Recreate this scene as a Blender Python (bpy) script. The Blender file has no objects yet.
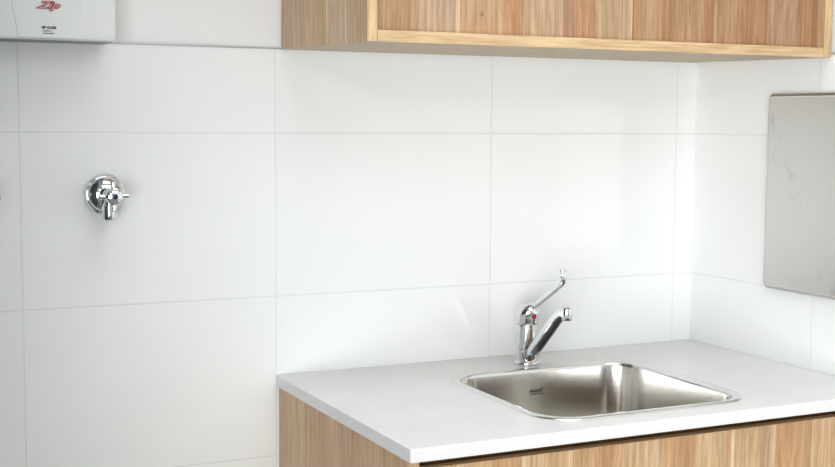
import bpy, bmesh, math, random
from mathutils import Vector, Matrix
from math import sin, cos, pi, radians

C = bpy.context.scene.collection
scene = bpy.context.scene

def lin(r, g, b):
    f = lambda c: (c/255/12.92 if c/255 <= .04045 else ((c/255+.055)/1.055)**2.4)
    return (f(r), f(g), f(b), 1)

# ------------------------------------------------------------------ camera
cam_data = bpy.data.cameras.new('camera')
cam = bpy.data.objects.new('camera', cam_data)
C.objects.link(cam)
PITCH, YAW, ROLL, FPX = 0.0892, 0.4483, 0.0064, 1254.28
fw = Vector((sin(YAW)*cos(PITCH), cos(YAW)*cos(PITCH), -sin(PITCH)))
rt = fw.cross(Vector((0, 0, 1))).normalized()
up = rt.cross(fw)
rt2 = rt*cos(ROLL)+up*sin(ROLL)
up2 = up*cos(ROLL)-rt*sin(ROLL)
M = Matrix((rt2, up2, -fw)).transposed().to_4x4()
M.translation = Vector((-1.7082, -2.1795, 1.3698))
cam.matrix_world = M
cam_data.sensor_width = 36
cam_data.lens = FPX/835*36
cam_data.clip_start = .05
scene.camera = cam

# ------------------------------------------------------------------ world, lights, exposure
world = bpy.data.worlds.new('world')
scene.world = world
world.use_nodes = True
world.node_tree.nodes['Background'].inputs[0].default_value = (.93, 1, 1, 1)
world.node_tree.nodes['Background'].inputs[1].default_value = .55

def area(name, loc, target, sx, sy, power, col=(1, 1, 1)):
    d = bpy.data.lights.new(name, 'AREA')
    d.shape = 'RECTANGLE'; d.size = sx; d.size_y = sy; d.energy = power; d.color = col
    o = bpy.data.objects.new(name, d); C.objects.link(o)
    o.location = loc
    o.rotation_euler = (Vector(target)-Vector(loc)).to_track_quat('-Z', 'Y').to_euler()
    return o

key = bpy.data.lights.new('key_lamp', 'SPOT')
key.energy = 22; key.spot_size = radians(58); key.spot_blend = 1; key.shadow_soft_size = .12
key.color = (1, .985, .97)
key_o = bpy.data.objects.new('key_lamp', key); C.objects.link(key_o)
key_o.location = (-1.92, -2.36, 1.935)
key_o.rotation_euler = (Vector((-.08, 0, 1.02))-key_o.location).to_track_quat('-Z', 'Y').to_euler()
panel = area('added_overhead_fill', (-.55, -1.0, 2.58), (-.55, -.9, 0), 1.5, .6, 7, (.98, 1, 1))  # unseen fill added overhead to brighten the worktop, not a ceiling fitting
panel.data.spread = radians(100)
area('added_overhead_fill', (-.8, -2.7, 2.58), (-.8, -2.7, 0), 1.6, 1.6, 18, (.98, 1, 1))  # second unseen fill, added overhead further out into the room
fill = area('added_front_fill', (-2.75, -3.55, .9), (.4, 0, 1.28), 2.1, 1.4, 16, (.99, .997, 1))  # unseen fill added from front left; no window is built here
fill.data.spread = radians(64)

scene.view_settings.view_transform = 'Standard'
scene.view_settings.look = 'None'
scene.view_settings.gamma = 1
scene.view_settings.use_curve_mapping = False
scene.view_settings.exposure = .12
scene.cycles.caustics_reflective = False
scene.cycles.caustics_refractive = False
scene.cycles.glossy_bounces = 8

# ------------------------------------------------------------------ materials
def new_mat(name, col=(.8, .8, .8, 1), rough=.5, metal=0.0, spec=.5, coat=0):
    m = bpy.data.materials.new(name); m.use_nodes = True
    b = m.node_tree.nodes['Principled BSDF']
    b.inputs['Base Color'].default_value = col
    b.inputs['Roughness'].default_value = rough
    b.inputs['Metallic'].default_value = metal
    b.inputs['Specular IOR Level'].default_value = spec
    b.inputs['Coat Weight'].default_value = coat
    return m

class NT:
    def __init__(s, m):
        s.m = m; s.t = m.node_tree; s.b = s.t.nodes['Principled BSDF']
    def n(s, typ, **k):
        x = s.t.nodes.new(typ)
        for a, v in k.items(): setattr(x, a, v)
        return x
    def l(s, a, b): s.t.links.new(a, b)
    def math(s, op, a, b=None, c=None):
        x = s.n('ShaderNodeMath', operation=op)
        for i, v in enumerate((a, b, c)):
            if v is None: continue
            if isinstance(v, (int, float)): x.inputs[i].default_value = v
            else: s.l(v, x.inputs[i])
        return x.outputs[0]
    def pos(s):
        g = s.n('ShaderNodeNewGeometry'); sp = s.n('ShaderNodeSeparateXYZ')
        s.l(g.outputs['Position'], sp.inputs[0])
        return g.outputs['Position'], sp.outputs
    def noise(s, vec, scale, detail=3, rough=.5):
        mp = s.n('ShaderNodeMapping'); mp.inputs['Scale'].default_value = scale
        s.l(vec, mp.inputs[0])
        x = s.n('ShaderNodeTexNoise'); x.inputs['Scale'].default_value = 1
        x.inputs['Detail'].default_value = detail; x.inputs['Roughness'].default_value = rough
        s.l(mp.outputs[0], x.inputs[0])
        return x.outputs[0]
    def remap(s, v, a, b, c, d):
        x = s.n('ShaderNodeMapRange')
        for i, q in enumerate((a, b, c, d)): x.inputs[i+1].default_value = q
        s.l(v, x.inputs[0]); return x.outputs[0]
    def mixc(s, fac, a, b, blend='MIX'):
        x = s.n('ShaderNodeMix', data_type='RGBA', blend_type=blend)
        for i, v in ((0, fac), (6, a), (7, b)):
            if isinstance(v, (int, float)): x.inputs[i].default_value = v
            elif isinstance(v, tuple): x.inputs[i].default_value = v
            else: s.l(v, x.inputs[i])
        return x.outputs[2]

def tile_mat(name, axis, offset):
    """white 450 x 300 mm glazed wall tiles with fine grout; joints sit at fixed places"""
    m = new_mat(name, rough=.16, spec=.3); q = NT(m)
    vec, xyz = q.pos()
    def joint(c, off, per, w):
        a = q.math('ADD', c, -off + per*100)
        f = q.math('MODULO', a, per)
        d = q.math('MINIMUM', f, q.math('SUBTRACT', per, f))
        return q.remap(d, w*.5, w*1.05, 1, 0)
    g = q.math('MAXIMUM', joint(xyz[axis], offset, .45, .0017), joint(xyz[2], 1.347, .3, .0017))
    fac = q.n('ShaderNodeClamp'); q.l(g, fac.inputs[0]); g = fac.outputs[0]
    mott = q.noise(vec, (3, 3, 3), 2)
    glaze = q.mixc(q.remap(mott, .3, .7, 0, 1), (.85, .869, .865, 1), (.88, .895, .892, 1))
    q.l(q.mixc(g, glaze, (.765, .775, .77, 1)), q.b.inputs['Base Color'])
    q.l(q.remap(g, 0, 1, .16, .7), q.b.inputs['Roughness'])
    bump = q.n('ShaderNodeBump'); bump.inputs['Strength'].default_value = .35; bump.inputs['Distance'].default_value = .001
    q.l(q.math('SUBTRACT', 1, g), bump.inputs['Height'])
    q.l(bump.outputs[0], q.b.inputs['Normal'])
    return m

def oak_mat(name, planks, axis, start, seed=0., grain_axis=2, gain=1.0, rough=.42, calm=0., tone=(206, 170, 132)):
    """oak laminate: vertical staves given as (end coordinate, sRGB colour), constant steps"""
    m = new_mat(name, rough=rough, spec=.35); q = NT(m)
    vec, xyz = q.pos()
    end = planks[-1][0]
    t = q.math('DIVIDE', q.math('SUBTRACT', xyz[axis], start), end-start)
    ramp = q.n('ShaderNodeValToRGB'); ramp.color_ramp.interpolation = 'CONSTANT'
    el = ramp.color_ramp.elements
    p0 = start
    first = True
    for e, col in planks:
        k = (p0-start)/(end-start)
        if first: s = el[0]; s.position = 0; first = False
        else: s = el.new(k)
        c = lin(*[a*(1-calm)+b*calm for a, b in zip(col, tone)]); s.color = (c[0]*gain, c[1]*gain, c[2]*gain, 1)
        p0 = e
    el.remove(el[len(el)-1]) if len(el) > len(planks) else None
    q.l(t, ramp.inputs[0])
    sc = [1, 1, 1]
    fine, mid, broad = [240]*3, [90]*3, [26]*3
    fine[grain_axis], mid[grain_axis], broad[grain_axis] = 12, 3, 1.2
    off = q.n('ShaderNodeVectorMath', operation='ADD'); q.l(vec, off.inputs[0]); off.inputs[1].default_value = (seed, seed*1.7, seed*2.3)
    wob = q.noise(off.outputs[0], (5, 5, 5), 2)
    v2 = q.n('ShaderNodeVectorMath', operation='MULTIPLY_ADD')
    cmb = q.n('ShaderNodeCombineXYZ')
    q.l(wob, cmb.inputs[0]); q.l(wob, cmb.inputs[1])
    q.l(cmb.outputs[0], v2.inputs[0]); v2.inputs[1].default_value = (.012, .012, 0); q.l(off.outputs[0], v2.inputs[2])
    g1 = q.remap(q.noise(v2.outputs[0], fine, 2, .6), .34, .68, .74, 1.14)
    g2 = q.remap(q.noise(v2.outputs[0], mid, 3, .6), .25, .75, .88, 1.10)
    g3 = q.remap(q.noise(v2.outputs[0], broad, 2, .5), .3, .7, .93, 1.06)
    g = q.math('MULTIPLY', q.math('MULTIPLY', g1, g2), g3)
    cg = q.n('ShaderNodeCombineColor')
    q.l(q.math('POWER', g, .85), cg.inputs[0]); q.l(g, cg.inputs[1]); q.l(q.math('POWER', g, 1.25), cg.inputs[2])
    q.l(q.mixc(1.0, ramp.outputs[0], cg.outputs[0], 'MULTIPLY'), q.b.inputs['Base Color'])
    return m

OG = 1.0
oak_front_upper = oak_mat('oak_upper_door', [
    (-.8423, (190, 153, 118)), (-.776, (208, 178, 150)), (-.7712, (222, 194, 160)), (-.7107, (204, 165, 128)), (-.690, (210, 174, 138)),
    (-.6507, (196, 150, 110)), (-.5774, (205, 172, 140)), (-.5557, (186, 143, 115)), (-.5119, (197, 151, 111)),
    (-.4425, (198, 167, 134)), (-.4372, (224, 198, 166)), (-.4342, (150, 112, 80)), (-.4218, (196, 148, 108)), (-.3776, (195, 156, 120)),
    (-.3477, (182, 137, 98)), (-.2869, (190, 150, 114)), (-.2604, (182, 134, 98)), (-.256, (205, 168, 132)),
    (-.202, (187, 146, 112)), (-.14, (178, 132, 94)), (-.0694, (190, 150, 120)), (.02, (180, 134, 97))], 0, -.95, .3, gain=.72, calm=.15, tone=(194, 156, 120))
oak_side_upper = oak_mat('oak_upper_side', [
    (-.312, (176, 148, 118)), (-.3065, (200, 172, 142)), (-.229, (186, 160, 134)), (-.224, (202, 178, 148)), (-.20, (178, 146, 112)), (-.12, (182, 154, 122)), (-.06, (178, 150, 124)), (.02, (176, 150, 120))], 1, -.42, 1.3, gain=1.32)
oak_side_base = oak_mat('oak_base_side', [
    (-.48, (178, 146, 116)), (-.4785, (150, 118, 90)), (-.394, (184, 153, 124)), (-.390, (206, 178, 148)), (-.30, (178, 146, 116)), (-.233, (182, 150, 121)),
    (-.1435, (178, 146, 115)), (-.140, (150, 118, 92)), (-.07, (184, 158, 126)), (.02, (182, 152, 124))], 1, -.60, 2.1, gain=1.22)
oak_front_base = oak_mat('oak_base_front', [
    (-.8978, (196, 152, 112)), (-.868, (200, 160, 120)), (-.85, (212, 180, 148)), (-.8088, (205, 165, 122)), (-.7535, (196, 152, 108)), (-.746, (226, 202, 170)), (-.70, (212, 178, 142)),
    (-.6725, (206, 168, 126)), (-.6655, (226, 202, 168)), (-.621, (204, 162, 120)), (-.589, (194, 146, 104)), (-.5585, (204, 164, 122)),
    (-.4922, (212, 182, 146)), (-.4503, (204, 162, 120)), (-.424, (188, 140, 98)), (-.3641, (210, 178, 140)), (-.352, (196, 152, 112)),
    (-.3455, (230, 208, 178)), (-.2877, (204, 170, 134)), (-.27, (186, 152, 124)), (-.2594, (214, 186, 154)), (-.1953, (196, 152, 108)), (-.18, (178, 136, 92)), (-.10, (208, 174, 136)), (.02, (206, 168, 128))], 0, -.95, 3.7, gain=.86, calm=.35)
oak_edge_h = oak_mat('oak_edge_horizontal', [(-.5, (220, 188, 146)), (.5, (220, 188, 146))], 0, -1., 4.4, 0, gain=.82)
oak_edge_v = oak_mat('oak_edge_vertical', [(-.5, (220, 188, 146)), (.5, (220, 188, 146))], 0, -1., 5.2, 2, gain=.82)
oak_under = oak_mat('oak_underside', [(-.5, (196, 172, 140)), (.5, (196, 172, 140))], 0, -1., 6.2, 0)
oak_dark = oak_mat('oak_rail', [(-.5, (150, 112, 74)), (.5, (150, 112, 74))], 0, -1., 7.2, 0)

tile_back = tile_mat('tile_back', 0, -.0485)
tile_right = tile_mat('tile_right', 1, -.3679)

def quartz():
    m = new_mat('quartz', rough=.3, spec=.4); q = NT(m)
    vec, _ = q.pos()
    sp = q.n('ShaderNodeTexVoronoi'); sp.inputs['Scale'].default_value = 260; q.l(vec, sp.inputs[0])
    cl = q.noise(vec, (9, 9, 9), 4)
    base = q.mixc(q.remap(cl, .3, .7, 0, 1), (.675, .675, .675, 1), (.715, .715, .715, 1))
    pale = q.remap(sp.outputs['Color'], .86, .95, 0, .35)
    q.l(q.mixc(pale, base, (.85, .85, .84, 1)), q.b.inputs['Base Color'])
    return m
quartz_m = quartz()
paint = new_mat('white_paint', (.87, .88, .88, 1), .6, spec=.3)
blocker_paint = new_mat('blocker_dark', (.10, .11, .11, 1), .7, spec=.2)  # dark coat for the added light blocker
vinyl = new_mat('floor_vinyl', (.3, .3, .29, 1), .5)
q = NT(vinyl); v, _ = q.pos()
q.l(q.mixc(q.remap(q.noise(v, (60, 60, 60), 3), .35, .65, 0, 1), (.24, .235, .225, 1), (.32, .31, .30, 1)), q.b.inputs['Base Color'])
ceil_m = new_mat('ceiling_paint', (.8, .8, .8, 1), .8)
alu = new_mat('aluminium_trim', (.55, .56, .56, 1), .4, 1)
cast = new_mat('cast_underside', (.28, .285, .29, 1), .34, 1)
chrome = new_mat('chrome', (.74, .755, .77, 1), .05, 1)

def steel(name, col, r0, r1, axis, aniso=True, smudge=False):
    m = new_mat(name, col, r0, 1); q = NT(m)
    vec, _ = q.pos()
    s = [900, 900, 900]; s[axis] = 40
    n = q.noise(vec, s, 2)
    q.l(q.remap(n, .3, .7, r0, r1), q.b.inputs['Roughness'])
    if smudge:
        sm = q.noise(vec, (14, 14, 9), 4, .6)
        f = q.remap(sm, .6, .74, 0, 1)
        q.l(q.mixc(f, col, tuple(c*.8 for c in col[:3])+(1,)), q.b.inputs['Base Color'])
    return m
steel_bowl = steel('brushed_steel_bowl', (.80, .785, .75, 1), .19, .19, 2)
steel_rim = steel('polished_steel_rim', (.74, .74, .73, 1), .12, .18, 0)
steel_panel = steel('brushed_steel_panel', (.66, .65, .63, 1), .36, .46, 2, smudge=True)
steel_lip = new_mat('polished_steel_lip', (.62, .61, .59, 1), .2, 1)
plastic = new_mat('white_plastic', (.80, .82, .815, 1), .35)
shadow_dark = new_mat('shadow_grey', (.25, .26, .25, 1), .5)  # shadow tone for the strip under the heater
red = new_mat('red_print', lin(178, 40, 62), .5)
pink = new_mat('pale_print', lin(222, 200, 204), .5)
black = new_mat('black_print', (.02, .02, .025, 1), .5)
orange = new_mat('orange_print', lin(214, 120, 50), .5)
blue = new_mat('blue_button', lin(24, 22, 74), .25)
red_button = new_mat('red_button', lin(150, 12, 46), .25)
dark = new_mat('dark_gap', (.01, .01, .01, 1), .6)
mark_m = new_mat('etched_mark', (.10, .095, .085, 1), .6)
caulk = new_mat('white_sealant', (.8, .8, .78, 1), .5)

# ------------------------------------------------------------------ builders
def link(name, bm, mats, parent=None, smooth=False, bevel=0, seg=2, angle=35):
    me = bpy.data.meshes.new(name)
    bmesh.ops.recalc_face_normals(bm, faces=bm.faces)
    if smooth:
        for f in bm.faces: f.smooth = True
    bm.to_mesh(me); bm.free()
    if not isinstance(mats, (list, tuple)): mats = [mats]
    for m in mats: me.materials.append(m)
    o = bpy.data.objects.new(name, me); C.objects.link(o)
    if parent: o.parent = parent
    if bevel:
        b = o.modifiers.new('bevel', 'BEVEL'); b.width = bevel; b.segments = seg; b.limit_method = 'ANGLE'; b.angle_limit = radians(angle)
        for f in me.polygons: f.use_smooth = True
        w = o.modifiers.new('normals', 'WEIGHTED_NORMAL'); w.keep_sharp = True
    elif smooth:
        me.set_sharp_from_angle(angle=radians(angle))
    return o

def thing(name, label, cat, loc=(0, 0, 0), group=None):
    o = bpy.data.objects.new(name, None); o.empty_display_size = .05
    C.objects.link(o); o.location = loc
    o['label'] = label; o['category'] = cat
    if group: o['group'] = group
    return o

def struct(o):
    o['kind'] = 'structure'; return o

def box(bm, a, b, mat=0, fmat=None):
    """axis-aligned box; fmat maps a normal key ('-x','+y'...) to a material slot"""
    x0, y0, z0 = a; x1, y1, z1 = b
    v = [bm.verts.new((x, y, z)) for z in (z0, z1) for y in (y0, y1) for x in (x0, x1)]
    F = {'-z': (0, 2, 3, 1), '+z': (4, 5, 7, 6), '-y': (0, 1, 5, 4), '+y': (2, 6, 7, 3), '-x': (0, 4, 6, 2), '+x': (1, 3, 7, 5)}
    for k, ids in F.items():
        f = bm.faces.new([v[i] for i in ids]); f.material_index = (fmat or {}).get(k, mat)
    return v

def boxobj(name, a, b, mats, parent=None, fmat=None, bevel=0):
    bm = bmesh.new(); box(bm, a, b, 0, fmat)
    return link(name, bm, mats, parent, bevel=bevel)

def rounded(w, h, r, n=10, cx=0, cy=0):
    pts = []
    for (sx, sy, a0) in ((1, 1, 0), (-1, 1, 90), (-1, -1, 180), (1, -1, 270)):
        ox, oy = cx+sx*(w/2-r), cy+sy*(h/2-r)
        for i in range(n+1):
            a = radians(a0+90*i/n); pts.append((ox+r*cos(a), oy+r*sin(a)))
    return pts

def bridge(bm, loops, close_last=False, close_first=False, mat=0):
    L = [[bm.verts.new(p) for p in lp] for lp in loops]
    for a, b in zip(L, L[1:]):
        n = len(a)
        for i in range(n):
            f = bm.faces.new((a[i], a[(i+1) % n], b[(i+1) % n], b[i])); f.material_index = mat
    if close_first: bm.faces.new(L[0]).material_index = mat
    if close_last: bm.faces.new(L[-1]).material_index = mat
    return L

def lathe(bm, prof, axis='z', origin=(0, 0, 0), n=40, mat=0):
    """profile of (radius, height); axis z or -y"""
    ox, oy, oz = origin
    loops = []
    caps = [None, None]
    for (r, h) in prof:
        lp = []
        for i in range(n):
            a = 2*pi*i/n
            if axis == 'z': lp.append((ox+r*cos(a), oy+r*sin(a), oz+h))
            elif axis == '-y': lp.append((ox+r*cos(a), oy-h, oz+r*sin(a)))
            elif axis == 'x': lp.append((ox+h, oy+r*cos(a), oz+r*sin(a)))
        loops.append(lp)
    bridge(bm, loops, close_first=True, close_last=True, mat=mat)

def sweep(bm, path, sizes, side=Vector((1, 0, 0)), n=16, power=4., mat=0):
    """super-ellipse section (width along side, thickness normal to path) swept along path"""
    loops = []
    P = [Vector(p) for p in path]
    for i, p in enumerate(P):
        t = (P[min(i+1, len(P)-1)]-P[max(i-1, 0)]).normalized()
        nrm = t.cross(side).normalized()
        w, h = sizes[i]
        lp = []
        for k in range(n):
            a = 2*pi*k/n
            c, s = cos(a), sin(a)
            e = 2/power
            x = abs(c)**e*(1 if c >= 0 else -1)*w/2; y = abs(s)**e*(1 if s >= 0 else -1)*h/2
            lp.append(p+side*x+nrm*y)
        loops.append(lp)
    bridge(bm, loops, close_first=True, close_last=True, mat=mat)

def sweep_rect(bm, path, sizes, rad, side=Vector((1, 0, 0))):
    loops = []
    P = [Vector(p) for p in path]
    for i, p in enumerate(P):
        t = (P[min(i+1, len(P)-1)]-P[max(i-1, 0)]).normalized()
        nrm = t.cross(side).normalized()
        w, h = sizes[i]
        loops.append([p+side*x+nrm*y for x, y in rounded(w, h, min(rad, .45*w, .45*h), 4)])
    bridge(bm, loops, close_first=True, close_last=True)

def smooth_path(pts, n=8):
    out = []
    P = [Vector(p) for p in pts]
    for i in range(len(P)-1):
        p0, p1, p2, p3 = P[max(i-1, 0)], P[i], P[i+1], P[min(i+2, len(P)-1)]
        for k in range(n):
            t = k/n
            out.append(.5*((2*p1)+(p2-p0)*t+(2*p0-5*p1+4*p2-p3)*t*t+(3*p1-p0-3*p2+p3)*t**3))
    out.append(P[-1]); return out

def text(name, body, size, loc, mat, parent, shear=0, outline=0, sx=1, offset=0):
    cu = bpy.data.curves.new(name, 'FONT'); cu.body = body; cu.size = size; cu.shear = shear
    cu.align_x = 'CENTER'; cu.align_y = 'CENTER'; cu.offset = offset
    if outline: cu.fill_mode = 'NONE'; cu.bevel_depth = outline; cu.bevel_resolution = 0
    else: cu.extrude = .0004
    tmp = bpy.data.objects.new('tmp', cu); C.objects.link(tmp)
    dg = bpy.context.evaluated_depsgraph_get()
    me = bpy.data.meshes.new_from_object(tmp.evaluated_get(dg))
    bpy.data.objects.remove(tmp)
    me.name = name; me.materials.clear(); me.materials.append(mat)
    me.transform(Matrix.Rotation(pi/2, 4, 'X') @ Matrix.Diagonal((sx, 1, 1, 1)))
    o = bpy.data.objects.new(name, me); C.objects.link(o)
    o.location = loc
    if parent: o.parent = parent
    return o

# ------------------------------------------------------------------ setting
TT = 1.4983                                             # top of the tiling
struct(boxobj('floor', (-4, -4.6, -.1), (.3, .2, 0), vinyl))
struct(boxobj('ceiling', (-4, -4.6, 2.62), (.3, .2, 2.72), ceil_m))
bm = bmesh.new()
box(bm, (-4, .008, 0), (.0, .2, 2.62), 0)
box(bm, (-4, 0, 0), (.0, .008, TT), 1)
struct(link('wall_back', bm, [paint, tile_back]))
bm = bmesh.new()
box(bm, (.008, -4.6, 0), (.2, .2, 2.62), 0)
box(bm, (0, -4.6, 0), (.008, .2, TT), 1)
struct(link('wall_right', bm, [paint, tile_right]))
struct(boxobj('light_blocker', (-2.08, -1.25, 0), (-1.98, -.0015, 2.6195), blocker_paint))  # unseen dark partition, added to dim the left end of the back wall
# slim metal edge that caps the tiling
struct(boxobj('trim_1', (-1.979, -.0012, TT), (0, .008, TT+.0022), alu))
struct(boxobj('trim_2', (-.0012, -4.5, TT), (.008, -.0012, TT+.0022), alu))

# ------------------------------------------------------------------ sink unit
DX, DY = -.9440, -.565                                     # outer left side and front of the base cabinet
base = thing('base_cabinet', 'floor-standing oak cabinet under the pale stone worktop', 'cabinet', (-.47, -.28, 0))
def ploc(o, root): o.location = -Vector(root.location); return o
CB = .8793
ploc(boxobj('side_panel', (DX, DY, .0), (DX+.018, -.001, CB-.0006), [oak_side_base, oak_edge_v], base, {'-y': 1}, .0008), base)
ploc(boxobj('side_panel', (-.019, DY, .0), (-.001, -.001, CB-.0006), [oak_side_base, oak_edge_v], base, {'-y': 1}, .0008), base)
ploc(boxobj('front_panel', (DX+.020, DY, .105), (-.021, DY+.018, .8635), [oak_front_base, oak_edge_h], base, {'+z': 1}, .0008), base)
ploc(boxobj('rail', (DX+.0185, DY+.040, .78), (-.0195, DY+.056, CB-.001), oak_dark, base), base)
ploc(boxobj('kickboard', (DX+.0185, DY+.06, .0), (-.0195, DY+.075, .1), oak_dark, base), base)
ploc(boxobj('bottom_panel', (DX+.0185, DY+.02, .105), (-.0195, -.01, .121), oak_dark, base), base)
ploc(boxobj('back_panel', (DX+.0185, -.009, .125), (-.0195, -.002, .84), oak_dark, base), base)

# worktop with the cut-out
SX0, SX1, SY0, SY1 = -.6862, -.2655, -.5345, -.1415
scx, scy, sw, sh = (SX0+SX1)/2, (SY0+SY1)/2, SX1-SX0, SY1-SY0
top = bmesh.new()
outer = [(-.95, -.5843), (-.0008, -.5843), (-.0008, -.0008), (-.95, -.0008)]
hole = rounded(sw-.016, sh-.016, .066, 10, scx, scy)
def ring(z):
    vo = [top.verts.new((x, y, z)) for x, y in outer]; vi = [top.verts.new((x, y, z)) for x, y in hole]
    es = []
    for L in (vo, vi):
        for i in range(len(L)): es.append(top.edges.new((L[i], L[(i+1) % len(L)])))
    bmesh.ops.triangle_fill(top, use_beauty=True, use_dissolve=False, edges=es)
    return vo, vi
t_o, t_i = ring(.9); b_o, b_i = ring(CB)
for A, B in ((t_o, b_o), (t_i, b_i)):
    for i in range(len(A)):
        j = (i+1) % len(A); top.faces.new((A[i], A[j], B[j], B[i]))
wt = link('worktop', top, quartz_m, None, bevel=.0012, seg=2, angle=50)
wt['label'] = 'pale grey stone worktop with a sink cut-out, lying on the oak base cabinet'
wt['category'] = 'worktop'

# sink bowl
sink = thing('inset_sink', 'brushed stainless steel sink bowl set into the pale stone worktop', 'sink', (scx, scy, .9))
def rl(inset, r, z): return [(x, y, z) for x, y in rounded(sw-2*inset, sh-2*inset, r, 10)]
bm = bmesh.new()
bridge(bm, [rl(0, .072, .0002), rl(.0008, .0715, .0016), rl(.003, .070, .0026), rl(.008, .066, .0030), rl(.0135, .062, .0026), rl(.0155, .060, .0016), rl(.0165, .0595, -.001), rl(.0172, .059, -.004)])
link('rim', bm, steel_rim, sink, True, angle=60)
bm = bmesh.new()
lp = [rl(.0172, .059, -.004), rl(.018, .0585, -.012)]
for i in range(1, 9): lp.append(rl(.018+.010*i/8, .0585, -.012-.128*i/8))
for i in range(1, 9):
    a = pi/2*i/8; lp.append(rl(.028+.03*(1-cos(a)), .0585-.02*(1-cos(a)), -.14-.03*sin(a)))
for i in range(1, 7):
    t = i/6; w = (sw-.116)*(1-t)+.10*t; h = (sh-.116)*(1-t)+.10*t; r = .0385*(1-t)+.0499*t
    lp.append([(x, y, -.170-.005*t) for x, y in rounded(w, h, r, 10)])
bridge(bm, lp)
link('bowl', bm, steel_bowl, sink, True, angle=60)
bm = bmesh.new()
lathe(bm, [(.0505, -.1765), (.0505, -.1745), (.047, -.1735), (.042, -.1745), (.038, -.179), (.01, -.180)], 'z', (0, 0, 0))
wo = link('waste_outlet', bm, steel_rim, sink, True, angle=40)
bm = bmesh.new()
lathe(bm, [(.03, -.1795), (.03, -.1775), (.026, -.176), (.008, -.1755), (.007, -.170), (.0045, -.1685)], 'z', (0, 0, 0))
link('strainer', bm, steel_rim, wo, True, angle=40)
# maker's small dark stamped mark on the rear wall of the bowl: a script squiggle over a line
bm = bmesh.new()
yb = sh/2-.0187-.0035
sq = [(-.0150, 0), (-.012, .004), (-.0095, .0005), (-.007, .003), (-.004, .0004), (-.001, .003), (.002, .0005), (.005, .0032), (.008, .0006), (.011, .006), (.0135, .007)]
sweep(bm, smooth_path([(x, yb, z) for x, z in sq], 5), [(.0006, .0021)]*51, Vector((0, 1, 0)), 8, 2)
sweep(bm, [(-.015, yb, -.0035), (.013, yb, -.0035)], [(.0006, .0018)]*2, Vector((0, 1, 0)), 8, 2)
mk = link('stamped_mark', bm, mark_m, sink)
mk.location = (-.008, 0, -.041)

# ------------------------------------------------------------------ mixer tap
MX, MY = -.467, -.0945
mx = thing('mixer_tap', 'chrome mixer tap with long curved lever, standing behind the steel sink', 'tap', (MX, MY, .9))
bm = bmesh.new()
lathe(bm, [(.0262, .0002), (.0265, .003), (.0258, .0055), (.0235, .0068), (.0232, .0305), (.0224, .0312), (.0224, .0322), (.0232, .0329), (.0232, .079)], 'z')
link('body', bm, chrome, mx, True, angle=30)
bm = bmesh.new()
prof = [(.0226, .0792), (.0234, .0806), (.0237, .084), (.0237, .096)]
for i in range(1, 9):
    a = pi/2*i/8; prof.append((.0237*cos(a)+.0004, .096+.0245*sin(a)))
lathe(bm, prof, 'z')
for v in bm.verts:                                       # domed cap leans a little towards the bowl
    if v.co.z > .09: v.co.y -= (v.co.z-.09)*.28
cap = link('handle_cap', bm, chrome, mx, True, angle=30)
bm = bmesh.new()
lathe(bm, [(.0052, .018), (.0052, .0262), (.0042, .0274), (.001, .0276)], '-y', (0, 0, .0965), 20)
link('temperature_button', bm, red_button, cap, True)['label'] = 'round red temperature button'
lev = smooth_path([(0, -.012, .109), (0, -.0315, .1195), (0, -.068, .1400), (0, -.1025, .1595), (0, -.1165, .1682), (0, -.1245, .1772), (0, -.1270, .1880), (0, -.1255, .1985)], 6)
sz = []
for i in range(len(lev)):
    t = i/(len(lev)-1); sz.append((.0085+.005*t, .0108-.0018*t if t < .9 else .0092-.004*(t-.9)/.1))
bm = bmesh.new(); sweep_rect(bm, lev, sz, .0032)
link('lever', bm, chrome, mx, True, angle=50)
sp = smooth_path([(0, -.010, .016), (0, -.028, .033), (0, -.066, .0675), (0, -.098, .0975), (0, -.114, .1110), (0, -.128, .1180), (0, -.1405, .1195)], 6)
sz = []
for i in range(len(sp)):
    t = i/(len(sp)-1); sz.append((.0270-.0065*t, .0135-.0015*t))
bm = bmesh.new()
loops, N = [], len(sp)
for i, p in enumerate(sp):                               # cast spout: closed on top, hollowed out underneath
    t = (sp[min(i+1, N-1)]-sp[max(i-1, 0)]).normalized(); side = Vector((1, 0, 0)); nrm = t.cross(side).normalized()
    w, h = sz[i][0]/2, sz[i][1]/2
    u = i/(N-1)
    k = max(0, min(1, (u-.13)/.05))*max(0, min(1, (.80-u)/.05))
    g = (w-.0028)*(.45+.55*k); d = (2*h-.004)*k
    c = .0028
    sec = [(w, -h), (w, h-c), (w-c*.3, h-c*.3), (w-c, h), (-w+c, h), (-w+c*.3, h-c*.3), (-w, h-c), (-w, -h), (-g, -h), (-g+.0008, -h+d), (g-.0008, -h+d), (g, -h)]
    loops.append([p+side*x+nrm*y for x, y in sec])
bridge(bm, loops, close_first=True, close_last=True)
bm.faces.ensure_lookup_table()
for i in range(N-1):
    for q_ in (8, 9, 10): bm.faces[i*12+q_].material_index = 1
spo = link('spout', bm, [chrome, cast], mx, True, angle=40)
bm = bmesh.new()
lathe(bm, [(.0075, .1060), (.0092, .1060), (.0096, .1070), (.0096, .1250), (.0090, .1285), (.0065, .1305), (.002, .1310)], 'z', (0, -.1415, 0), 32)
link('aerator', bm, chrome, spo, True, angle=30)

# ------------------------------------------------------------------ wall cabinet
wc = thing('wall_cabinet', 'oak wall cabinet fixed high above the sink, its door set back in a frame', 'cabinet', (-.469, -.195, 1.5))
WF, WH = -.395, 2.2
def zb(y): return 1.4992-.0072*(-y/.392)
def slope(bm):
    for v in bm.verts:
        if v.co.z < 1.6: v.co.z += zb(v.co.y)-1.4965
def wpart(name, a, b, mats, fmat=None, bevel=.0006):
    bm = bmesh.new(); box(bm, a, b, 0, fmat); slope(bm)
    o = link(name, bm, mats, wc, bevel=bevel); return ploc(o, wc)
XL = -.9375
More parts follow.
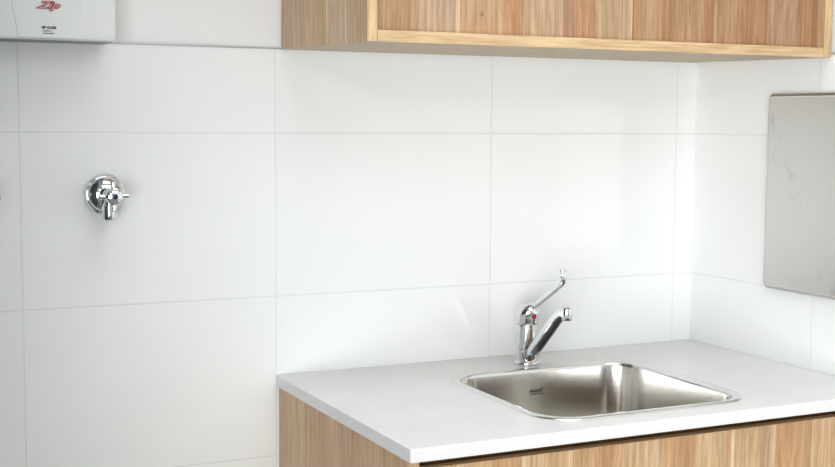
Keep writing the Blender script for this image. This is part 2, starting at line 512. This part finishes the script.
# left side with the rounded lower rear corner
bm = bmesh.new()
r = .014
prof = [(WF, 1.4965), (-.0015-r*.6, 1.4965)]
for i in range(1, 7):
    a = pi/2*i/6; prof.append((-.0015-r*.6*(1-sin(a)), 1.4965+r*(1-cos(a))))
prof += [(-.0015, WH), (WF, WH)]
A = [bm.verts.new((XL, y, z)) for y, z in prof]; B = [bm.verts.new((XL+.0175, y, z)) for y, z in prof]
bm.faces.new(A); bm.faces.new(B)
for i in range(len(A)):
    j = (i+1) % len(A); f = bm.faces.new((A[i], A[j], B[j], B[i]))
    if abs(prof[i][0]-WF) < 1e-6 and abs(prof[j][0]-WF) < 1e-6: f.material_index = 1
    elif prof[i][1] < 1.55 and prof[j][1] < 1.55: f.material_index = 2
slope(bm)
ploc(link('side_panel', bm, [oak_side_upper, oak_edge_v, oak_under], wc, bevel=.0006), wc)
wpart('side_panel', (-.0185, WF, 1.4965), (-.001, -.0015, WH), [oak_side_upper, oak_edge_v, oak_under], {'-y': 1, '-z': 2})
wpart('bottom_panel', (XL+.0177, WF+.0002, 1.4965), (-.0187, -.0015, 1.5145), [oak_under, oak_edge_h], {'-y': 1})
wpart('top_panel', (XL+.0177, WF, WH-.018), (-.0187, -.0015, WH), [oak_under, oak_edge_h], {'-y': 1})
wpart('back_panel', (XL+.0177, -.008, 1.53), (-.0187, -.0018, WH-.018), [oak_under])
wpart('door', (XL+.0185, WF+.018, 1.511), (-.0195, WF+.036, WH-.0185), [oak_front_upper])
# small dark knot in the door's timber face
bm = bmesh.new()
lathe(bm, [(.0032, 0), (.0028, .0003), (.0008, .0004)], '-y', (0, 0, 0), 16)
kn = link('timber_knot', bm, oak_dark, wc, True); kn.scale = (1, 1, 1.5)
kn.location = Vector((-.7285, WF+.018, 1.5435))-Vector(wc.location)

# ------------------------------------------------------------------ boiling water unit
HX, HY, HZ = -1.3615, -.09, 1.4985
ht = thing('water_heater', 'white wall-mounted boiling water heater with red lettering, above the two wall taps', 'water heater', (HX, 0, HZ))
bm = bmesh.new()
bridge(bm, [[(x, y, z) for x, z in rounded(w, h, r, 5, 0, .15)] for (w, h, r, y) in
            ((.198, .292, .004, .0075), (.200, .294, .004, -.008), (.206, .297, .004, -.02), (.2175, .3035, .005, -.078), (.2165, .3025, .006, -.082), (.213, .299, .006, -.0855), (.206, .292, .006, -.0868))], close_first=True, close_last=True)
link('casing', bm, plastic, ht, True, angle=40)
bm = bmesh.new()
tr = [(-.0475, .0012), (.0475, .0012), (.0775, .165), (.083, .27), (-.083, .27), (-.0775, .165)]
L0 = [(x, -.0865, z) for x, z in tr]
L1 = [(x*.985, -.0880, z) for x, z in tr]
L2 = [(x*.95, -.0885, z if z > .1 else z+.0008) for x, z in tr]
bridge(bm, [L0, L1, L2], close_last=True, close_first=True)
link('front_cover', bm, plastic, ht, True, angle=20)
lg = text('logo', 'Zip', .0155, (-.0008, -.0890, .0527), pink, ht, .45, 0, 1.55, .0003)
lg2 = text('logo_outline', 'Zip', .0155, (0, -.0004, 0), red, lg, .45, .0006, 1.55, .0004)
text('class_lettering', 'GB CLASS', .0056, (.0000, -.0889, .0173), black, ht, 0, 0, .93, .00022)
for nm, x0, x1, z, m in (('print_line', -.0095, .0005, .0120, black), ('print_line', .0008, .0055, .0120, orange), ('print_line', -.0095, .0085, .0082, black)):
    boxobj(nm, (x0, -.0891, z-.0006), (x1, -.0884, z+.0006), m, ht)
boxobj('shadow_strip', (-.1035, -.074, -.0020), (.1035, -.004, .0008), shadow_dark, ht)  # dark strip standing in for the shadow line along the heater's lower edge

# ------------------------------------------------------------------ wall taps
def wall_tap(x, z, label):
    t = thing('wall_tap', label, 'tap', (x, 0, z), 'chrome wall taps under the water heater')
    bm = bmesh.new()
    pr = [(.0347, .0002), (.0350, .003), (.0343, .0045), (.0318, .0048), (.0305, .0042), (.0296, .0055)]
    for i in range(1, 8):
        a = pi/2*i/8; pr.append((.0296*cos(a)+.001, .0055+.017*sin(a)))
    pr.append((.0125, .0232))
    lathe(bm, pr, '-y', (0, 0, 0), 48)
    link('wall_flange', bm, chrome, t, True, angle=30)
    bm = bmesh.new()
    lathe(bm, [(.0125, .018), (.0125, .052), (.0115, .055), (.0098, .056), (.0098, .066), (.004, .067)], '-y', (0, 0, 0), 32)
    bd = link('body', bm, chrome, t, True, angle=30)
    bm = bmesh.new()
    lathe(bm, [(.0095, -.004), (.0098, -.016), (.0120, -.0175), (.0124, -.0385), (.0116, -.0415), (.0090, -.0418), (.0085, -.038)], 'z', (0, -.040, 0), 32)
    link('outlet', bm, chrome, t, True, angle=30)
    bm = bmesh.new()
    lathe(bm, [(.009, .063), (.0138, .065), (.0148, .069), (.0148, .078), (.0132, .0835), (.0080, .0862), (.002, .0867)], '-y', (0, 0, 0), 32)
    hd = link('handle', bm, chrome, t, True, angle=30)
    for k in range(4):
        bm = bmesh.new()
        lathe(bm, [(.0040, .010), (.0040, .020), (.0043, .0205), (.0043, .0240), (.0032, .0255)], 'x', (0, 0, 0), 16)
        bmesh.ops.rotate(bm, verts=bm.verts, cent=(0, 0, 0), matrix=Matrix.Rotation(pi/2*k-.03, 3, 'Y'))
        bmesh.ops.translate(bm, verts=bm.verts, vec=(0, -.0745, 0))
        link('handle_arm', bm, chrome, hd, True, angle=30)
    bm = bmesh.new()
    lathe(bm, [(.0044, .0860), (.0044, .0876), (.0034, .0882), (.001, .0884)], '-y', (0, 0, 0), 20)
    link('button', bm, blue, hd, True)['label'] = 'dark blue button'
    return t
wall_tap(-1.2591, 1.2417, 'chrome wall tap seen whole, with a round flange and dark blue button')
wall_tap(-1.4655, 1.2417, 'chrome wall tap cut off at the left edge of the photo')

# ------------------------------------------------------------------ stainless panel on the right wall
sp_ = thing('steel_panel', 'brushed stainless steel panel with folded edges, mounted on the right tiled wall', 'panel', (0, -.387, 1.237))
PY0, PY1, PZ0, PZ1 = -.15, .1485, -.193, .1915
def pl(inset, x, r): return [(x, y, z) for y, z in rounded(PY1-PY0-2*inset, PZ1-PZ0-2*inset, r, 8, (PY0+PY1)/2, (PZ0+PZ1)/2)]
bm = bmesh.new()
bridge(bm, [pl(0, -.0004, .011), pl(0, -.0065, .011), pl(.0006, -.0080, .0108), pl(.0022, -.0098, .010), pl(.0058, -.0125, .008), pl(.0063, -.0126, .0077), pl(.0078, -.0121, .007)], close_first=True)
link('folded_lip', bm, steel_lip, sp_, True, angle=32)
bm = bmesh.new()
bridge(bm, [pl(.0076, -.0110, .0072), pl(.0076, -.01215, .0072)], close_first=True, close_last=True)
link('face_sheet', bm, steel_panel, sp_)
